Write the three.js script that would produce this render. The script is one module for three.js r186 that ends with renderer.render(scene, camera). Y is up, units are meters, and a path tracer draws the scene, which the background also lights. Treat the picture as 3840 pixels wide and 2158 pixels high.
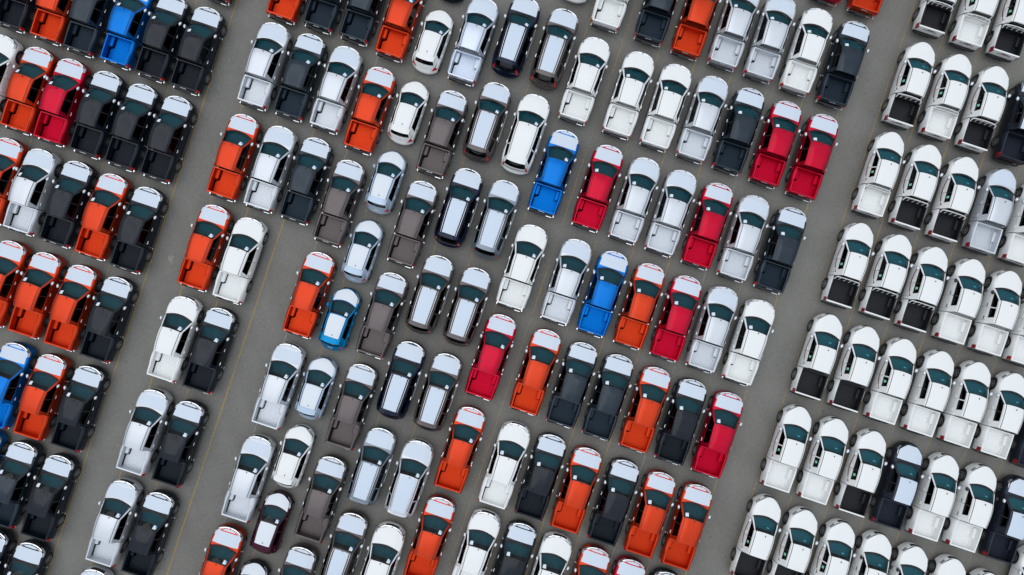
import * as THREE from 'three';
import { mergeGeometries } from 'three/addons/utils/BufferGeometryUtils.js';
import { RoundedBoxGeometry } from 'three/addons/geometries/RoundedBoxGeometry.js';
import { TextGeometry } from 'three/addons/geometries/TextGeometry.js';
import { FontLoader } from 'three/addons/loaders/FontLoader.js';
import { ImprovedNoise } from 'three/addons/math/ImprovedNoise.js';

// ------------------------------------------------------------------ camera, sky, sun, exposure
const scene = new THREE.Scene();
const camera = new THREE.PerspectiveCamera(45.70, 3840 / 2158, 0.5, 900);
camera.up.set(0, 0, -1);
camera.position.set(0, 41, 0);
camera.lookAt(0, 0, 0);

const noise = new ImprovedNoise();
const fbm = (x, y, z, n = 4) => { let a = 0, f = 1, w = 0.5; for (let i = 0; i < n; i++) { a += w * noise.noise(x * f, y * f, z * f); f *= 2.03; w *= 0.5; } return a; };
function rng(seed) { let s = seed >>> 0; return () => { s = (s + 0x6D2B79F5) >>> 0; let t = s; t = Math.imul(t ^ (t >>> 15), t | 1); t ^= t + Math.imul(t ^ (t >>> 7), t | 61); return ((t ^ (t >>> 14)) >>> 0) / 4294967296; }; }

const SKY = { gain: 1.0, exposure: 1.12, sun: 0.7 };
{ // overcast sky: brighter overhead than at the horizon, with soft broken cloud
  const w = 512, h = 256, d = new Float32Array(w * h * 4);
  for (let j = 0; j < h; j++) for (let i = 0; i < w; i++) {
    const el = (j + 0.5) / h * Math.PI - Math.PI / 2, az = (i + 0.5) / w * Math.PI * 2;
    const x = Math.cos(el) * Math.cos(az), y = Math.sin(el), z = Math.cos(el) * Math.sin(az);
    let L;
    if (y > 0) {
      L = 0.16 + 0.84 * y;
      const k = 1 / (y + 0.25);
      L *= 1 + 0.85 * fbm(x * k * 3.8 + 5, 2.2, z * k * 3.8, 5);
    } else L = 0.3;
    const o = (j * w + i) * 4, cl = SKY.gain * L;
    d[o] = 0.915 * cl; d[o + 1] = 0.99 * cl; d[o + 2] = 1.095 * cl; d[o + 3] = 1;
  }
  const tex = new THREE.DataTexture(d, w, h, THREE.RGBAFormat, THREE.FloatType);
  tex.mapping = THREE.EquirectangularReflectionMapping; tex.magFilter = THREE.LinearFilter; tex.minFilter = THREE.LinearFilter; tex.needsUpdate = true;
  scene.background = tex; scene.environment = tex;
}
const sun = new THREE.DirectionalLight(new THREE.Color(1, 0.97, 0.93), SKY.sun);
sun.position.set(-22, 75, -12); sun.castShadow = true; sun.shadow.radius = 110;
Object.assign(sun.shadow.camera, { left: -45, right: 45, top: 30, bottom: -30, near: 1, far: 160 });
sun.shadow.mapSize.set(2048, 2048);
scene.add(sun, sun.target);

const renderer = new THREE.WebGLRenderer({ antialias: true });
renderer.toneMapping = THREE.LinearToneMapping;
renderer.toneMappingExposure = SKY.exposure;
renderer.shadowMap.enabled = true; renderer.shadowMap.type = THREE.PCFSoftShadowMap;

// ------------------------------------------------------------------ the lot: asphalt and painted lines
const TURN = THREE.MathUtils.degToRad(18.3);                 // the rows run 18.3 degrees off north
const ALONG = [Math.sin(TURN), -Math.cos(TURN)], ACROSS = [Math.cos(TURN), Math.sin(TURN)];
const LINE0 = -21.10;                                        // across-coordinate of the first painted line
const structure = (o, name) => { o.name = name; o.userData.kind = 'structure'; o.receiveShadow = true; scene.add(o); return o; };

function asphaltMaps() {
  const n = 2048, span = 68, c = new Uint8Array(n * n * 4), b = new Uint8Array(n * n * 4), r = rng(11);
  const per = (x, y, f, s) => fbm(x * f, y * f, s, 4);
  const coarse = new Float32Array(256 * 256);
  for (let j = 0; j < 256; j++) for (let i = 0; i < 256; i++) {
    const x = i / 256 * span, y = j / 256 * span, k = j * 256 + i;
    // long streaks along the lanes from tyres, plus broad patches of older and newer surface
    const a = x * ACROSS[0] + y * ACROSS[1], l = x * ALONG[0] + y * ALONG[1];
    coarse[k] = 0.20 * per(x, y, 0.11, 1.5) + 0.15 * per(x, y, 0.55, 7.5) + 0.14 * fbm(a * 1.1, l * 0.09, 3.3, 3);
  }
  const at = (x, y) => { const i0 = Math.floor(x), j0 = Math.floor(y), fx = x - i0, fy = y - j0, g = (i, j) => coarse[(j & 255) * 256 + (i & 255)]; return (g(i0, j0) * (1 - fx) + g(i0 + 1, j0) * fx) * (1 - fy) + (g(i0, j0 + 1) * (1 - fx) + g(i0 + 1, j0 + 1) * fx) * fy; };
  const v = new Float32Array(n * n);
  for (let j = 0; j < n; j++) for (let i = 0; i < n; i++) {
    const g = (r() + r() - 1);
    v[j * n + i] = 1 + at(i / 8, j / 8) + 0.22 * g + 0.06 * noise.noise(i * 0.21, j * 0.21, 4.5);
    const o = (j * n + i) * 4; b[o] = b[o + 1] = b[o + 2] = 128 + 100 * g; b[o + 3] = 255;
  }
  for (let s = 0; s < 2600; s++) {                            // oil drips, tar spots and pale scuffs with ragged outlines
    const x = r() * n, y = r() * n, q = r(), rad = q < 0.975 ? 0.8 + r() * 1.5 : 2.5 + r() * 4, k = r() < 0.75 ? -0.35 - 0.3 * r() : 0.35 + 0.5 * r(), e = r() * 9;
    for (let dj = -14; dj <= 14; dj++) for (let di = -14; di <= 14; di++) {
      const d = Math.hypot(di, dj) / rad; if (d > 1.3) continue;
      const m = 0.7 + 0.9 * noise.noise(di * 0.45 + e, dj * 0.3, e);
      if (d < m) v[((Math.floor(y) + dj) & (n - 1)) * n + ((Math.floor(x) + di) & (n - 1))] *= 1 + k * Math.min(1, (m - d) * 2) * (0.6 + 0.4 * r()) * (rad > 3 ? 0.45 : 1);
    }
  }
  for (let k = 0; k < n * n; k++) {
    const t = Math.max(0.15, v[k]), o = k * 4, lin = [0.185 * t, 0.181 * t, 0.163 * t];
    for (let q = 0; q < 3; q++) c[o + q] = 255 * Math.pow(Math.min(1, lin[q]), 1 / 2.2);
    c[o + 3] = 255;
  }
  const mk = (d, srgb) => { const t = new THREE.DataTexture(d, n, n); t.wrapS = t.wrapT = THREE.RepeatWrapping; t.magFilter = THREE.LinearFilter; t.minFilter = THREE.LinearMipmapLinearFilter; t.generateMipmaps = true; t.repeat.set(420 / span, 420 / span); t.offset.set(0.5 - 210 / span % 1, 0.5 - 210 / span % 1); if (srgb) t.colorSpace = THREE.SRGBColorSpace; t.needsUpdate = true; return t; };
  return [mk(c, true), mk(b, false)];
}
{
  const [map, bump] = asphaltMaps();
  const g = new THREE.PlaneGeometry(420, 420); g.rotateX(-Math.PI / 2);
  structure(new THREE.Mesh(g, new THREE.MeshStandardMaterial({ map, bumpMap: bump, bumpScale: 0.006, roughness: 0.93 })), 'parking_lot_asphalt');
}
// worn paint: each line is a strip of flakes, missing where tyres have scrubbed it off
const PAINT = { yellow: new THREE.MeshStandardMaterial({ color: new THREE.Color(0.46, 0.29, 0.06), roughness: 0.85 }), white: new THREE.MeshStandardMaterial({ color: new THREE.Color(0.36, 0.35, 0.31), roughness: 0.85 }) };
function paintedLine(across, from, to, wear, colour, seed) {
  const pos = [], idx = [], r = rng(seed), step = 0.03, rows = 3, wd = 0.062 / rows;
  for (let a = from; a < to; a += step) for (let k = 0; k < rows; k++) {
    const worn = wear + 0.9 * fbm(a * 0.35, seed * 7.7, 0.5, 3) + 0.8 * fbm(a * 5, k * 1.7, seed, 2);
    if (r() < worn) continue;
    const c0 = LINE0 + across + (k - rows / 2) * wd + 0.012 * noise.noise(a * 0.8, seed, 2), c1 = c0 + wd * (0.75 + 0.25 * r()), a1 = a + step * (0.7 + 0.35 * r()), n = pos.length / 3;
    for (const [c, l] of [[c0, a], [c1, a], [c1, a1], [c0, a1]]) pos.push(c * ACROSS[0] + l * ALONG[0], 0.004, c * ACROSS[1] + l * ALONG[1]);
    idx.push(n, n + 1, n + 2, n, n + 2, n + 3);
  }
  const g = new THREE.BufferGeometry(); g.setAttribute('position', new THREE.Float32BufferAttribute(pos, 3)); g.setIndex(idx); g.computeVertexNormals();
  structure(new THREE.Mesh(g, PAINT[colour]), colour + '_parking_line').userData.label = `worn ${colour} parking line`;
}
{
  const scuff = [], si = [], r = rng(5);                      // a small worn patch of white paint in the left aisle
  for (let k = 0; k < 46; k++) { const x = -20.45 + (r() + r() - 1) * 0.16 - 0.12 * r(), z = -1.72 + (r() + r() - 1) * 0.34, w = 0.02 + 0.035 * r(), n = k * 4; scuff.push(x, 0.004, z, x + w, 0.004, z + w * 0.3, x + w * 0.7, 0.004, z + w * 1.5, x - w * 0.2, 0.004, z + w); si.push(n, n + 1, n + 2, n, n + 2, n + 3); }
  const sg = new THREE.BufferGeometry(); sg.setAttribute('position', new THREE.Float32BufferAttribute(scuff, 3)); sg.setIndex(si); sg.computeVertexNormals();
  structure(new THREE.Mesh(sg, PAINT.white), 'paint_scuff').userData.label = 'small worn patch of white paint on the aisle';
  const pitch = 2.277, wears = { 0: 0.10, 1: 0.32, 2: 0.30, 3: 0.08, 4: 0.30, 10: 0.68, 12: 0.4, 13: 0.45, 14: 0.5, 16: 0.35, 17: 0.5, 18: 0.6, 19: 0.6, 20: 0.6 };
  for (let k = -6; k <= 25; k++) {
    const white = k === 4 || k === 14;
    paintedLine(k * pitch, -32, 32, wears[k] ?? 0.66, white ? 'white' : 'yellow', k + 40);
  }
}

// ------------------------------------------------------------------ vehicle materials
const lin = (r, g, b) => new THREE.Color(r, g, b);
const phys = (o) => new THREE.MeshPhysicalMaterial(o);
const PAINTS = {
  white: { color: lin(0.81, 0.82, 0.81), metalness: 0, coat: 0.5 }, silver: { color: lin(0.61, 0.64, 0.68), metalness: 0.45, coat: 0.4 }, silverblue: { color: lin(0.60, 0.66, 0.76), metalness: 0.5, coat: 0.4 },
  black: { color: lin(0.006, 0.010, 0.017), metalness: 0, coat: 0.45 }, graphite: { color: lin(0.016, 0.027, 0.040), metalness: 0.4, coat: 0.5 }, orange: { color: lin(0.57, 0.045, 0.010), metalness: 0.75, coat: 0.22 },
  red: { color: lin(0.50, 0.002, 0.027), metalness: 0.7, coat: 0.2 }, blue: { color: lin(0.0, 0.150, 0.53), metalness: 0.75, coat: 0.18 }, brown: { color: lin(0.120, 0.102, 0.102), metalness: 0.6, coat: 0.3 },
  navy: { color: lin(0.005, 0.010, 0.030), metalness: 0.2, coat: 0.4 }, grey: { color: lin(0.21, 0.25, 0.29), metalness: 0.6, coat: 0.4 }, lightblue: { color: lin(0.46, 0.57, 0.70), metalness: 0.3, coat: 0.3 },
  slate: { color: lin(0.017, 0.021, 0.033), metalness: 0.3, coat: 0.4 }, cyanblue: { color: lin(0.0, 0.25, 0.55), metalness: 0.5, coat: 0.2 }, plum: { color: lin(0.050, 0.006, 0.018), metalness: 0.3, coat: 0.3 },
};
const M = {
  chrome: phys({ color: lin(0.75, 0.76, 0.78), metalness: 1, roughness: 0.16 }),
  trim: phys({ color: lin(0.014, 0.014, 0.015), roughness: 0.55 }),
  plastic: phys({ color: lin(0.035, 0.036, 0.038), roughness: 0.6 }),
  rubber: phys({ color: lin(0.016, 0.016, 0.017), roughness: 0.85 }),
  alloy: phys({ color: lin(0.32, 0.33, 0.34), metalness: 0.7, roughness: 0.4 }),
  rimDark: phys({ color: lin(0.03, 0.03, 0.032), metalness: 0.3, roughness: 0.5 }),
  liner: phys({ color: lin(0.011, 0.011, 0.013), roughness: 0.5, specularIntensity: 0.6 }),
  film: phys({ color: lin(0.60, 0.67, 0.76), roughness: 0.45 }),
  filmRoof: phys({ color: lin(0.58, 0.66, 0.76), roughness: 0.4 }),
  glass: phys({ color: lin(0.25, 0.66, 0.74), specularIntensity: 0.5, transmission: 1, thickness: 0, roughness: 0.02, ior: 1.5 }),
  backGlass: phys({ color: lin(0.012, 0.016, 0.018), transmission: 1, thickness: 0, roughness: 0.02, ior: 1.5 }),
  privacy: phys({ color: lin(0.012, 0.017, 0.019), specularIntensity: 0.5, transmission: 1, thickness: 0, roughness: 0.02, ior: 1.5 }),
  filmWhite: phys({ color: lin(0.70, 0.74, 0.79), roughness: 0.45 }),
  mirrorShell: phys({ color: lin(0.74, 0.76, 0.80), metalness: 0.45, roughness: 0.28, clearcoat: 0.5 }),
  lamp: phys({ color: lin(0.55, 0.57, 0.60), metalness: 0.6, roughness: 0.15, clearcoat: 1 }),
  lampDark: phys({ color: lin(0.05, 0.055, 0.06), metalness: 0.2, roughness: 0.15, clearcoat: 1 }),
  tail: phys({ color: lin(0.58, 0.006, 0.014), roughness: 0.15, clearcoat: 1 }),
  dash: phys({ color: lin(0.085, 0.09, 0.095), roughness: 0.75 }),
  dashPale: phys({ color: lin(0.16, 0.165, 0.17), roughness: 0.75 }),
  tailDark: phys({ color: lin(0.30, 0.006, 0.012), roughness: 0.15, clearcoat: 1 }),
  seat: phys({ color: lin(0.05, 0.05, 0.052), roughness: 0.9 }),
  paper: phys({ color: lin(0.78, 0.84, 0.88), roughness: 0.8 }),
  paperBlue: phys({ color: lin(0.12, 0.32, 0.72), roughness: 0.8 }),
  paperGreen: phys({ color: lin(0.22, 0.62, 0.40), roughness: 0.8 }),
  stripe: phys({ color: lin(0.19, 0.018, 0.020), roughness: 0.4 }),
  lettering: phys({ color: lin(0.12, 0.015, 0.018), roughness: 0.4 }),
  plate: phys({ color: lin(0.75, 0.76, 0.76), roughness: 0.5 }),
};
const paintCache = {};
function paint(c) { const { coat, ...p } = PAINTS[c]; return paintCache[c] ??= phys({ ...p, roughness: 0.42, specularIntensity: 0.1, clearcoat: coat, clearcoatRoughness: 0.05 }); }
function bedPaint(c) { const { coat, ...p } = PAINTS[c]; return paintCache['bed_' + c] ??= phys({ ...p, roughness: 0.45, specularIntensity: 0.3 }); }

// ------------------------------------------------------------------ geometry helpers
const mix = (a, b, t) => a + (b - a) * t;
function table(rows) { return (x) => { if (x <= rows[0][0]) return rows[0][1]; for (let i = 1; i < rows.length; i++) if (x <= rows[i][0]) { let t = (x - rows[i - 1][0]) / (rows[i][0] - rows[i - 1][0]); return mix(rows[i - 1][1], rows[i][1], t); } return rows[rows.length - 1][1]; }; }
function smoothTable(rows) {                                   // Catmull-Rom through the rows
  const X = rows.map((r) => r[0]), Y = rows.map((r) => r[1]), n = rows.length, m = Y.map((_, i) => i === 0 ? (Y[1] - Y[0]) / (X[1] - X[0]) : i === n - 1 ? (Y[n - 1] - Y[n - 2]) / (X[n - 1] - X[n - 2]) : (Y[i + 1] - Y[i - 1]) / (X[i + 1] - X[i - 1]));
  return (x) => { x = Math.min(Math.max(x, X[0]), X[n - 1]); let i = 1; while (i < n - 1 && x > X[i]) i++; const h = X[i] - X[i - 1], t = (x - X[i - 1]) / h, t2 = t * t, t3 = t2 * t; return (2 * t3 - 3 * t2 + 1) * Y[i - 1] + (t3 - 2 * t2 + t) * h * m[i - 1] + (-2 * t3 + 3 * t2) * Y[i] + (t3 - t2) * h * m[i]; };
}
// a grid over P(u, v), u and v from 0 to 1, pushed out along the normal by off
function patch(P, nu, nv, off = 0) {
  const pos = [], uv = [], idx = [], a = new THREE.Vector3(), b = new THREE.Vector3(), o = new THREE.Vector3(), e = 1e-3;
  for (let j = 0; j <= nv; j++) for (let i = 0; i <= nu; i++) {
    const u = i / nu, v = j / nv, p = P(u, v);
    if (off) {
      const u1 = Math.min(1, u + e), u0 = Math.max(0, u - e), v1 = Math.min(1, v + e), v0 = Math.max(0, v - e);
      a.fromArray(P(u1, v)).sub(o.fromArray(P(u0, v))); b.fromArray(P(u, v1)).sub(o.fromArray(P(u, v0))); a.cross(b).normalize();
      const s = a.x * p[0] + a.y * (p[1] - 0.75) + a.z * p[2] * 0.25 >= 0 ? off : -off;
      pos.push(p[0] + a.x * s, p[1] + a.y * s, p[2] + a.z * s);
    } else pos.push(...p);
    uv.push(u, v);
    if (i < nu && j < nv) { const k = j * (nu + 1) + i; idx.push(k, k + 1, k + nu + 2, k, k + nu + 2, k + nu + 1); }
  }
  const g = new THREE.BufferGeometry();
  g.setAttribute('position', new THREE.Float32BufferAttribute(pos, 3)); g.setAttribute('uv', new THREE.Float32BufferAttribute(uv, 2)); g.setIndex(idx); g.computeVertexNormals();
  return g;
}
const ruled = (A, B, nu, nv, off) => patch((u, v) => { const a = A(v), b = B(v); return [mix(a[0], b[0], u), mix(a[1], b[1], u), mix(a[2], b[2], u)]; }, nu, nv, off);
const box = (x0, x1, y0, y1, z0, z1, r = 0) => { const g = r ? new RoundedBoxGeometry(x1 - x0, y1 - y0, z1 - z0, 2, r) : new THREE.BoxGeometry(x1 - x0, y1 - y0, z1 - z0); g.translate((x0 + x1) / 2, (y0 + y1) / 2, (z0 + z1) / 2); return g; };
const tube = (pts, r, seg = 16, rad = 6) => new THREE.TubeGeometry(new THREE.CatmullRomCurve3(pts.map((p) => new THREE.Vector3(...p))), seg, r, rad, false);
const join = (...gs) => mergeGeometries(gs.map((g) => { const q = g.index ? g.toNonIndexed() : g; for (const k of Object.keys(q.attributes)) if (!['position', 'normal', 'uv'].includes(k)) q.deleteAttribute(k); return q; }));
const mirror = (P) => (u, v) => { const p = P(u, v); return [-p[0], p[1], p[2]]; };

// ------------------------------------------------------------------ wheels
const wheelGeo = {};
function wheelParts(R, w, spokes) {
  const k = R + '_' + w + '_' + spokes; if (wheelGeo[k]) return wheelGeo[k];
  const r0 = R * 0.63, h = w / 2;
  const prof = [[r0, -h * 0.8], [R * 0.80, -h], [R * 0.94, -h * 0.92], [R, -h * 0.62], [R, h * 0.62], [R * 0.94, h * 0.92], [R * 0.80, h], [r0, h * 0.8]].map((p) => new THREE.Vector2(...p));
  const tyre = new THREE.LatheGeometry(prof, 22); tyre.rotateZ(-Math.PI / 2);   // axle along x
  const dish = new THREE.CylinderGeometry(r0, r0 * 0.9, w * 0.5, 20, 1); dish.rotateZ(-Math.PI / 2); dish.translate(h * 0.1, 0, 0);
  const bits = [];
  for (let i = 0; i < spokes; i++) { const g = new THREE.BoxGeometry(0.022, r0 * 0.86, 0.062); g.translate(h * 0.72, r0 * 0.53, 0); g.rotateX(i / spokes * Math.PI * 2); bits.push(g); }
  const hub = new THREE.CylinderGeometry(0.06, 0.07, 0.03, 12); hub.rotateZ(-Math.PI / 2); hub.translate(h * 0.75, 0, 0); bits.push(hub);
  const lip = new THREE.TorusGeometry(r0 * 0.97, 0.012, 5, 22); lip.rotateY(Math.PI / 2); lip.translate(h * 0.78, 0, 0); bits.push(lip);
  return wheelGeo[k] = { tyre, dish, rim: join(...bits) };
}

// ------------------------------------------------------------------ one builder for all bodies; a spec holds the proportions
const font = await new FontLoader().loadAsync('fonts/droid/droid_sans_bold.typeface.json');
function buildBody(s) {
  const parts = [];                                            // { name, geo, mat, kids }
  const add = (name, geo, mat, only) => { const p = { name, geo, mat, only, kids: [] }; parts.push(p); return p; };
  const sub = (par, name, geo, mat, only) => { const p = { name, geo, mat, only, kids: [] }; par.kids.push(p); return p; };
  const W = smoothTable(s.W), Wh = smoothTable(s.Wh), hy = smoothTable(s.hoodY), ry = smoothTable(s.roofY), rw = smoothTable(s.roofW), bx = smoothTable(s.beltX), by = table(s.beltY);
  const { zF, zWs, zWt, zR, nb, R } = s, zN = zF + nb, drop = s.drop ?? 0.10;
  const sill = s.sill, arch = R + (s.archGap ?? 0.05);
  const low = (z) => { let y = sill; for (const a of s.axles) { const d = Math.abs(z - a); if (d < arch) y = Math.max(y, R + Math.sqrt(arch * arch - d * d)); } return y; };
  const flare = (z) => { let f = 0; for (const a of s.axles) { const d = Math.abs(z - a) / (arch * 1.25); if (d < 1) f += (s.flare ?? 0.028) * (1 - d * d); } return f; };
  // outer skin of the lower body at z: t from the sill to the top edge, which lies endIn inside the widest line
  const skin = (z, t, top, endIn) => {
    const ty = mix(0, 1, t), y0 = low(z), ins = smoothTable([[0, 0.045], [0.28, 0.004], [0.6, 0.0], [0.8, 0.022], [0.93, endIn * 0.5], [1, endIn]])(ty);
    return [W(z) + flare(z) * Math.max(0, 1 - Math.abs(ty - 0.25) * 1.6) - ins, mix(y0, top, ty), z];
  };
  const hoodEdge = (z) => hy(z) - s.hoodDrop;
  // ---- hood, with its protective film
  const hoodP = (q, z) => { const x = q * Wh(z), a = Math.abs(q); let y = hy(z) - s.hoodDrop * Math.pow(a, 3); y += (s.ridge ?? 0.012) * (1 - THREE.MathUtils.smoothstep(a, 0.55, 0.75)); return [x, y, z]; };
  const nose = (q) => zF + nb * Math.pow(Math.abs(q), 2.3), cowl = (q) => zWs + s.wb * q * q;
  const hood = add('hood', patch((u, v) => { const q = u * 2 - 1; return hoodP(q, mix(nose(q), cowl(q), v)); }, 18, 12), 'paint');
  const filmZ = (a, b, q0, q1, n, m) => patch((u, v) => { const q = mix(q0, q1, u), lo = nose(q) + 0.035; return hoodP(q, Math.max(lo, mix(a, b, v))); }, n, m, 0.005);
  if (s.film === 'strip') {
    sub(hood, 'hood_film', filmZ(zF + 0.225, zWs - 0.02, -0.955, 0.955, 16, 8), 'film', 'film');
    sub(hood, 'front_film', patch((u, v) => { const q = mix(-0.5, 0.47, u); return hoodP(q, mix(nose(q) + 0.03, zF + 0.165, v)); }, 8, 2, 0.005), 'film', 'film');
  } else if (s.film === 'wide') sub(hood, 'hood_film', patch((u, v) => { const q = mix(-0.95, 0.95, u); return hoodP(q, mix(Math.max(nose(q) + 0.03, zF + 0.10), zWs - 0.06, v)); }, 16, 8, 0.005), 'film', 'film');
  else if (s.film === 'full') sub(hood, 'hood_film', patch((u, v) => { const q = mix(-0.97, 0.97, u); return hoodP(q, mix(nose(q) + 0.02, cowl(q) - 0.03, v)); }, 16, 8, 0.005), 'film', 'film');
  // ---- nose, lights, bumper, grille bar
  const noseP = (q, t) => { const yTop = hoodEdge(zN) + (hy(zF) - s.hoodDrop * 0 - hoodEdge(zN)) * (1 - Math.pow(Math.abs(q), 3)), y = mix(yTop, s.noseLow, t), tt = Math.min(1, Math.max(0, (y - low(zN)) / (hoodEdge(zN) - low(zN)))); const wx = mix(W(zN) - 0.02, Wh(zN), Math.pow(tt, 5)); return [q * wx, y, zF + nb * Math.pow(Math.abs(q), 2.3) - s.bulge * Math.sin(Math.min(1, t * 1.15) * Math.PI * 0.75) * (1 - Math.pow(Math.abs(q), 4))]; };
  add('front_bumper', patch((u, v) => noseP(u * 2 - 1, mix(0.42, 1, v)), 18, 5), 'paint');
  add('front_panel', patch((u, v) => noseP(u * 2 - 1, mix(0, 0.42, v)), 18, 4), 'paint');
  add('grille', patch((u, v) => noseP(mix(-0.5, 0.5, u), mix(0.08, 0.38, v)), 10, 4, 0.008), 'trim');
  if (s.chromeBar) {
    const bar = (q0, q1, t0, t1) => patch((u, v) => noseP(mix(q0, q1, u), mix(t0, t1, v)), 10, 2, 0.022);
    const g = [patch((u, v) => { const q = mix(-0.86, 0.86, u); const p = noseP(q, 0.03); return [p[0], p[1] + 0.012 + 0.02 * Math.sin(v * Math.PI), p[2] - 0.055 + v * 0.095]; }, 20, 3)];
    for (const k of [-1, 1]) {                                  // bright corner arcs running round the edge of the hood
      const pts = []; for (const q of [0.46, 0.58, 0.70, 0.82, 0.91, 0.965]) { const p = hoodP(q, nose(q) + 0.03); pts.push([k * p[0], p[1] + 0.012, p[2]]); }
      for (const d of [0.08, 0.18, 0.28]) { const p = hoodP(0.985, nose(0.965) + d); pts.push([k * p[0], p[1] + 0.012, p[2]]); }
      g.push(tube(pts, 0.024, 18, 6));
    }
    add('grille_bar', join(...g), 'chrome');
    const rh = []; for (const a of [0, 1, 2]) { const g2 = new THREE.CircleGeometry(0.034, 4); g2.scale(0.62, 1, 1); g2.translate(0, 0.034, 0); g2.rotateZ(a * Math.PI * 2 / 3); g2.rotateX(-Math.PI / 2 + 0.25); const p = noseP(0, 0.02); g2.translate(p[0], p[1] + 0.042, p[2] - 0.012); rh.push(g2); }
    add('badge', join(...rh), 'trim');
  }
  for (const k of [-1, 1]) {
    const lampG = join(patch((u, v) => noseP(k * mix(s.lampIn, 1, u), mix(0.04, 0.25, v)), 8, 3, 0.008), patch((u, v) => { const p = skin(mix(zN, zN + s.lampLen, u), mix((s.lampT0 ?? 0.80) + 0.06 * u, 0.985, v), hoodEdge(mix(zN, zN + s.lampLen, u)), W(mix(zN, zN + s.lampLen, u)) - Wh(mix(zN, zN + s.lampLen, u))); return [k * p[0], p[1], p[2]]; }, 6, 3, 0.007));
    add('headlight', lampG, s.lampMat);
  }
  // ---- front fenders
  const fz1 = s.doorZ[0] - 0.005;
  for (const k of [-1, 1]) add('fender', patch((u, v) => { const z = mix(zN, fz1, u), inner = z < zWs + s.wb ? Wh(z) : bx(z), top = z < zWs ? hoodEdge(z) : mix(hoodEdge(zWs), by(z), Math.min(1, (z - zWs) / 0.3)); const p = skin(z, v, top, W(z) - mix(inner, bx(z), THREE.MathUtils.smoothstep(z, zWs, zWs + s.wb + 0.12))); return [k * p[0], p[1], p[2]]; }, 30, 12), 'paint');
  // ---- windscreen, its black border, wipers, cowl
  const ws = (q, v) => { const a = Math.abs(q), z = mix(zWs + 0.02 + s.wb * q * q, zWt + 0.05 * q * q, v), y = mix(s.yWs - 0.03 * a * a, ry(zWt) - drop * 0.9 * Math.pow(a, 4), v) + 0.03 * Math.sin(v * Math.PI) * (1 - a * a * 0.5); return [q * mix(s.wsW[0], s.wsW[1], v), y, z]; };
  const scr = add('windshield', patch((u, v) => ws(u * 2 - 1, v), 14, 8), 'glass');
  const strip = (u0, u1, v0, v1, n, m) => patch((u, v) => ws(mix(u0, u1, u), mix(v0, v1, v)), n, m, 0.004);
  sub(scr, 'windshield_border', join(strip(-1, 1, 0, 0.10, 14, 1), strip(-1, 1, 0.955, 1, 14, 1), strip(-1, -0.955, 0.1, 0.955, 1, 8), strip(0.955, 1, 0.1, 0.955, 1, 8)), 'trim');
  const wip = []; for (const q of [-0.62, 0.12]) { const a = ws(q, 0.07), b = ws(q + 0.66, 0.13); wip.push(tube([[a[0], a[1] + 0.015, a[2]], [b[0], b[1] + 0.018, b[2]]], 0.009, 2, 4)); }
  sub(scr, 'wiper', wip[0], 'trim'); sub(scr, 'wiper', wip[1], 'trim');
  add('cowl', patch((u, v) => { const q = u * 2 - 1, z = mix(zWs - 0.01, zWs + 0.10, v) + s.wb * q * q; return [q * mix(Wh(zWs) - 0.02, s.wsW[0] + 0.03, 0.5), s.yWs - 0.03 - 0.02 * v - 0.03 * q * q, z]; }, 12, 1), 'trim');
  for (const k of [-1, 1]) {                                    // paper notice behind the glass: on one side or the other
    const st = patch((u, v) => { const p = ws(k * mix(0.56, 0.86, u), mix(0.66, 0.90, v)); return [p[0], p[1] + 0.006, p[2] - 0.003]; }, 3, 2);
    const e = sub(scr, 'windshield_notice', st, 'paper', k < 0 ? 'noticeLeft' : 'noticeRight');
    sub(scr, 'notice_print', patch((u, v) => { const p = ws(k * mix(k < 0 ? 0.80 : 0.74, k < 0 ? 0.86 : 0.86, u), mix(0.66, 0.76, v)); return [p[0], p[1] + 0.009, p[2] - 0.005]; }, 2, 2), 'paperBlue', k < 0 ? 'noticeLeft' : 'noticeRight');
  }
  if (s.dashPaper) sub(scr, 'dash_paper', patch((u, v) => { const p = ws(mix(0.05, 0.30, u), mix(0.60, 0.66, v)); return [p[0], p[1] - 0.02, p[2] + 0.02]; }, 2, 1), 'paper');
  // ---- roof
  const roofP = (q, v) => { const z = mix(zWt, zR, v) + 0.05 * q * q * (1 - v) - (s.roofTail ?? 0) * q * q * v, a = Math.abs(q); const rb = s.roofRibs && v > 0.26 && v < 0.93 && a < 0.62 ? 0.0022 * THREE.MathUtils.smoothstep(v, 0.26, 0.36) * (1 - THREE.MathUtils.smoothstep(v, 0.84, 0.93)) * Math.max(0, Math.cos(q * Math.PI * 2 / 0.155)) : 0; return [q * rw(z), ry(z) - drop * Math.pow(a, 4) + rb, z]; };
  const roof = add('roof', patch((u, v) => roofP(u * 2 - 1, v), s.roofRibs ? 52 : 16, 14), 'paint');
  for (const k of [-1, 1]) sub(roof, 'roof_trim', patch((u, v) => roofP(k * mix(s.trimQ - 0.028, s.trimQ + 0.018, u), mix(0.0, s.trimEnd ?? 0.985, v)), 1, 12, 0.006), 'trim');
  { const p = roofP(0.06, s.antV), a = new THREE.CylinderGeometry(0.022, 0.032, 0.05, 8); a.scale(0.8, 1, 1.5); a.translate(p[0], p[1] + 0.02, p[2]); sub(roof, 'antenna', a, 'trim'); }
  if (s.roofFilm) {
    const [q, v0, v1] = s.roofFilm;
    sub(roof, 'roof_film', patch((u, v) => roofP(mix(-q, q, u), mix(v0, v1, v)), s.roofRibs ? 40 : 10, 14, 0.006), 'filmRoof', 'roofFilm');
  }
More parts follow.
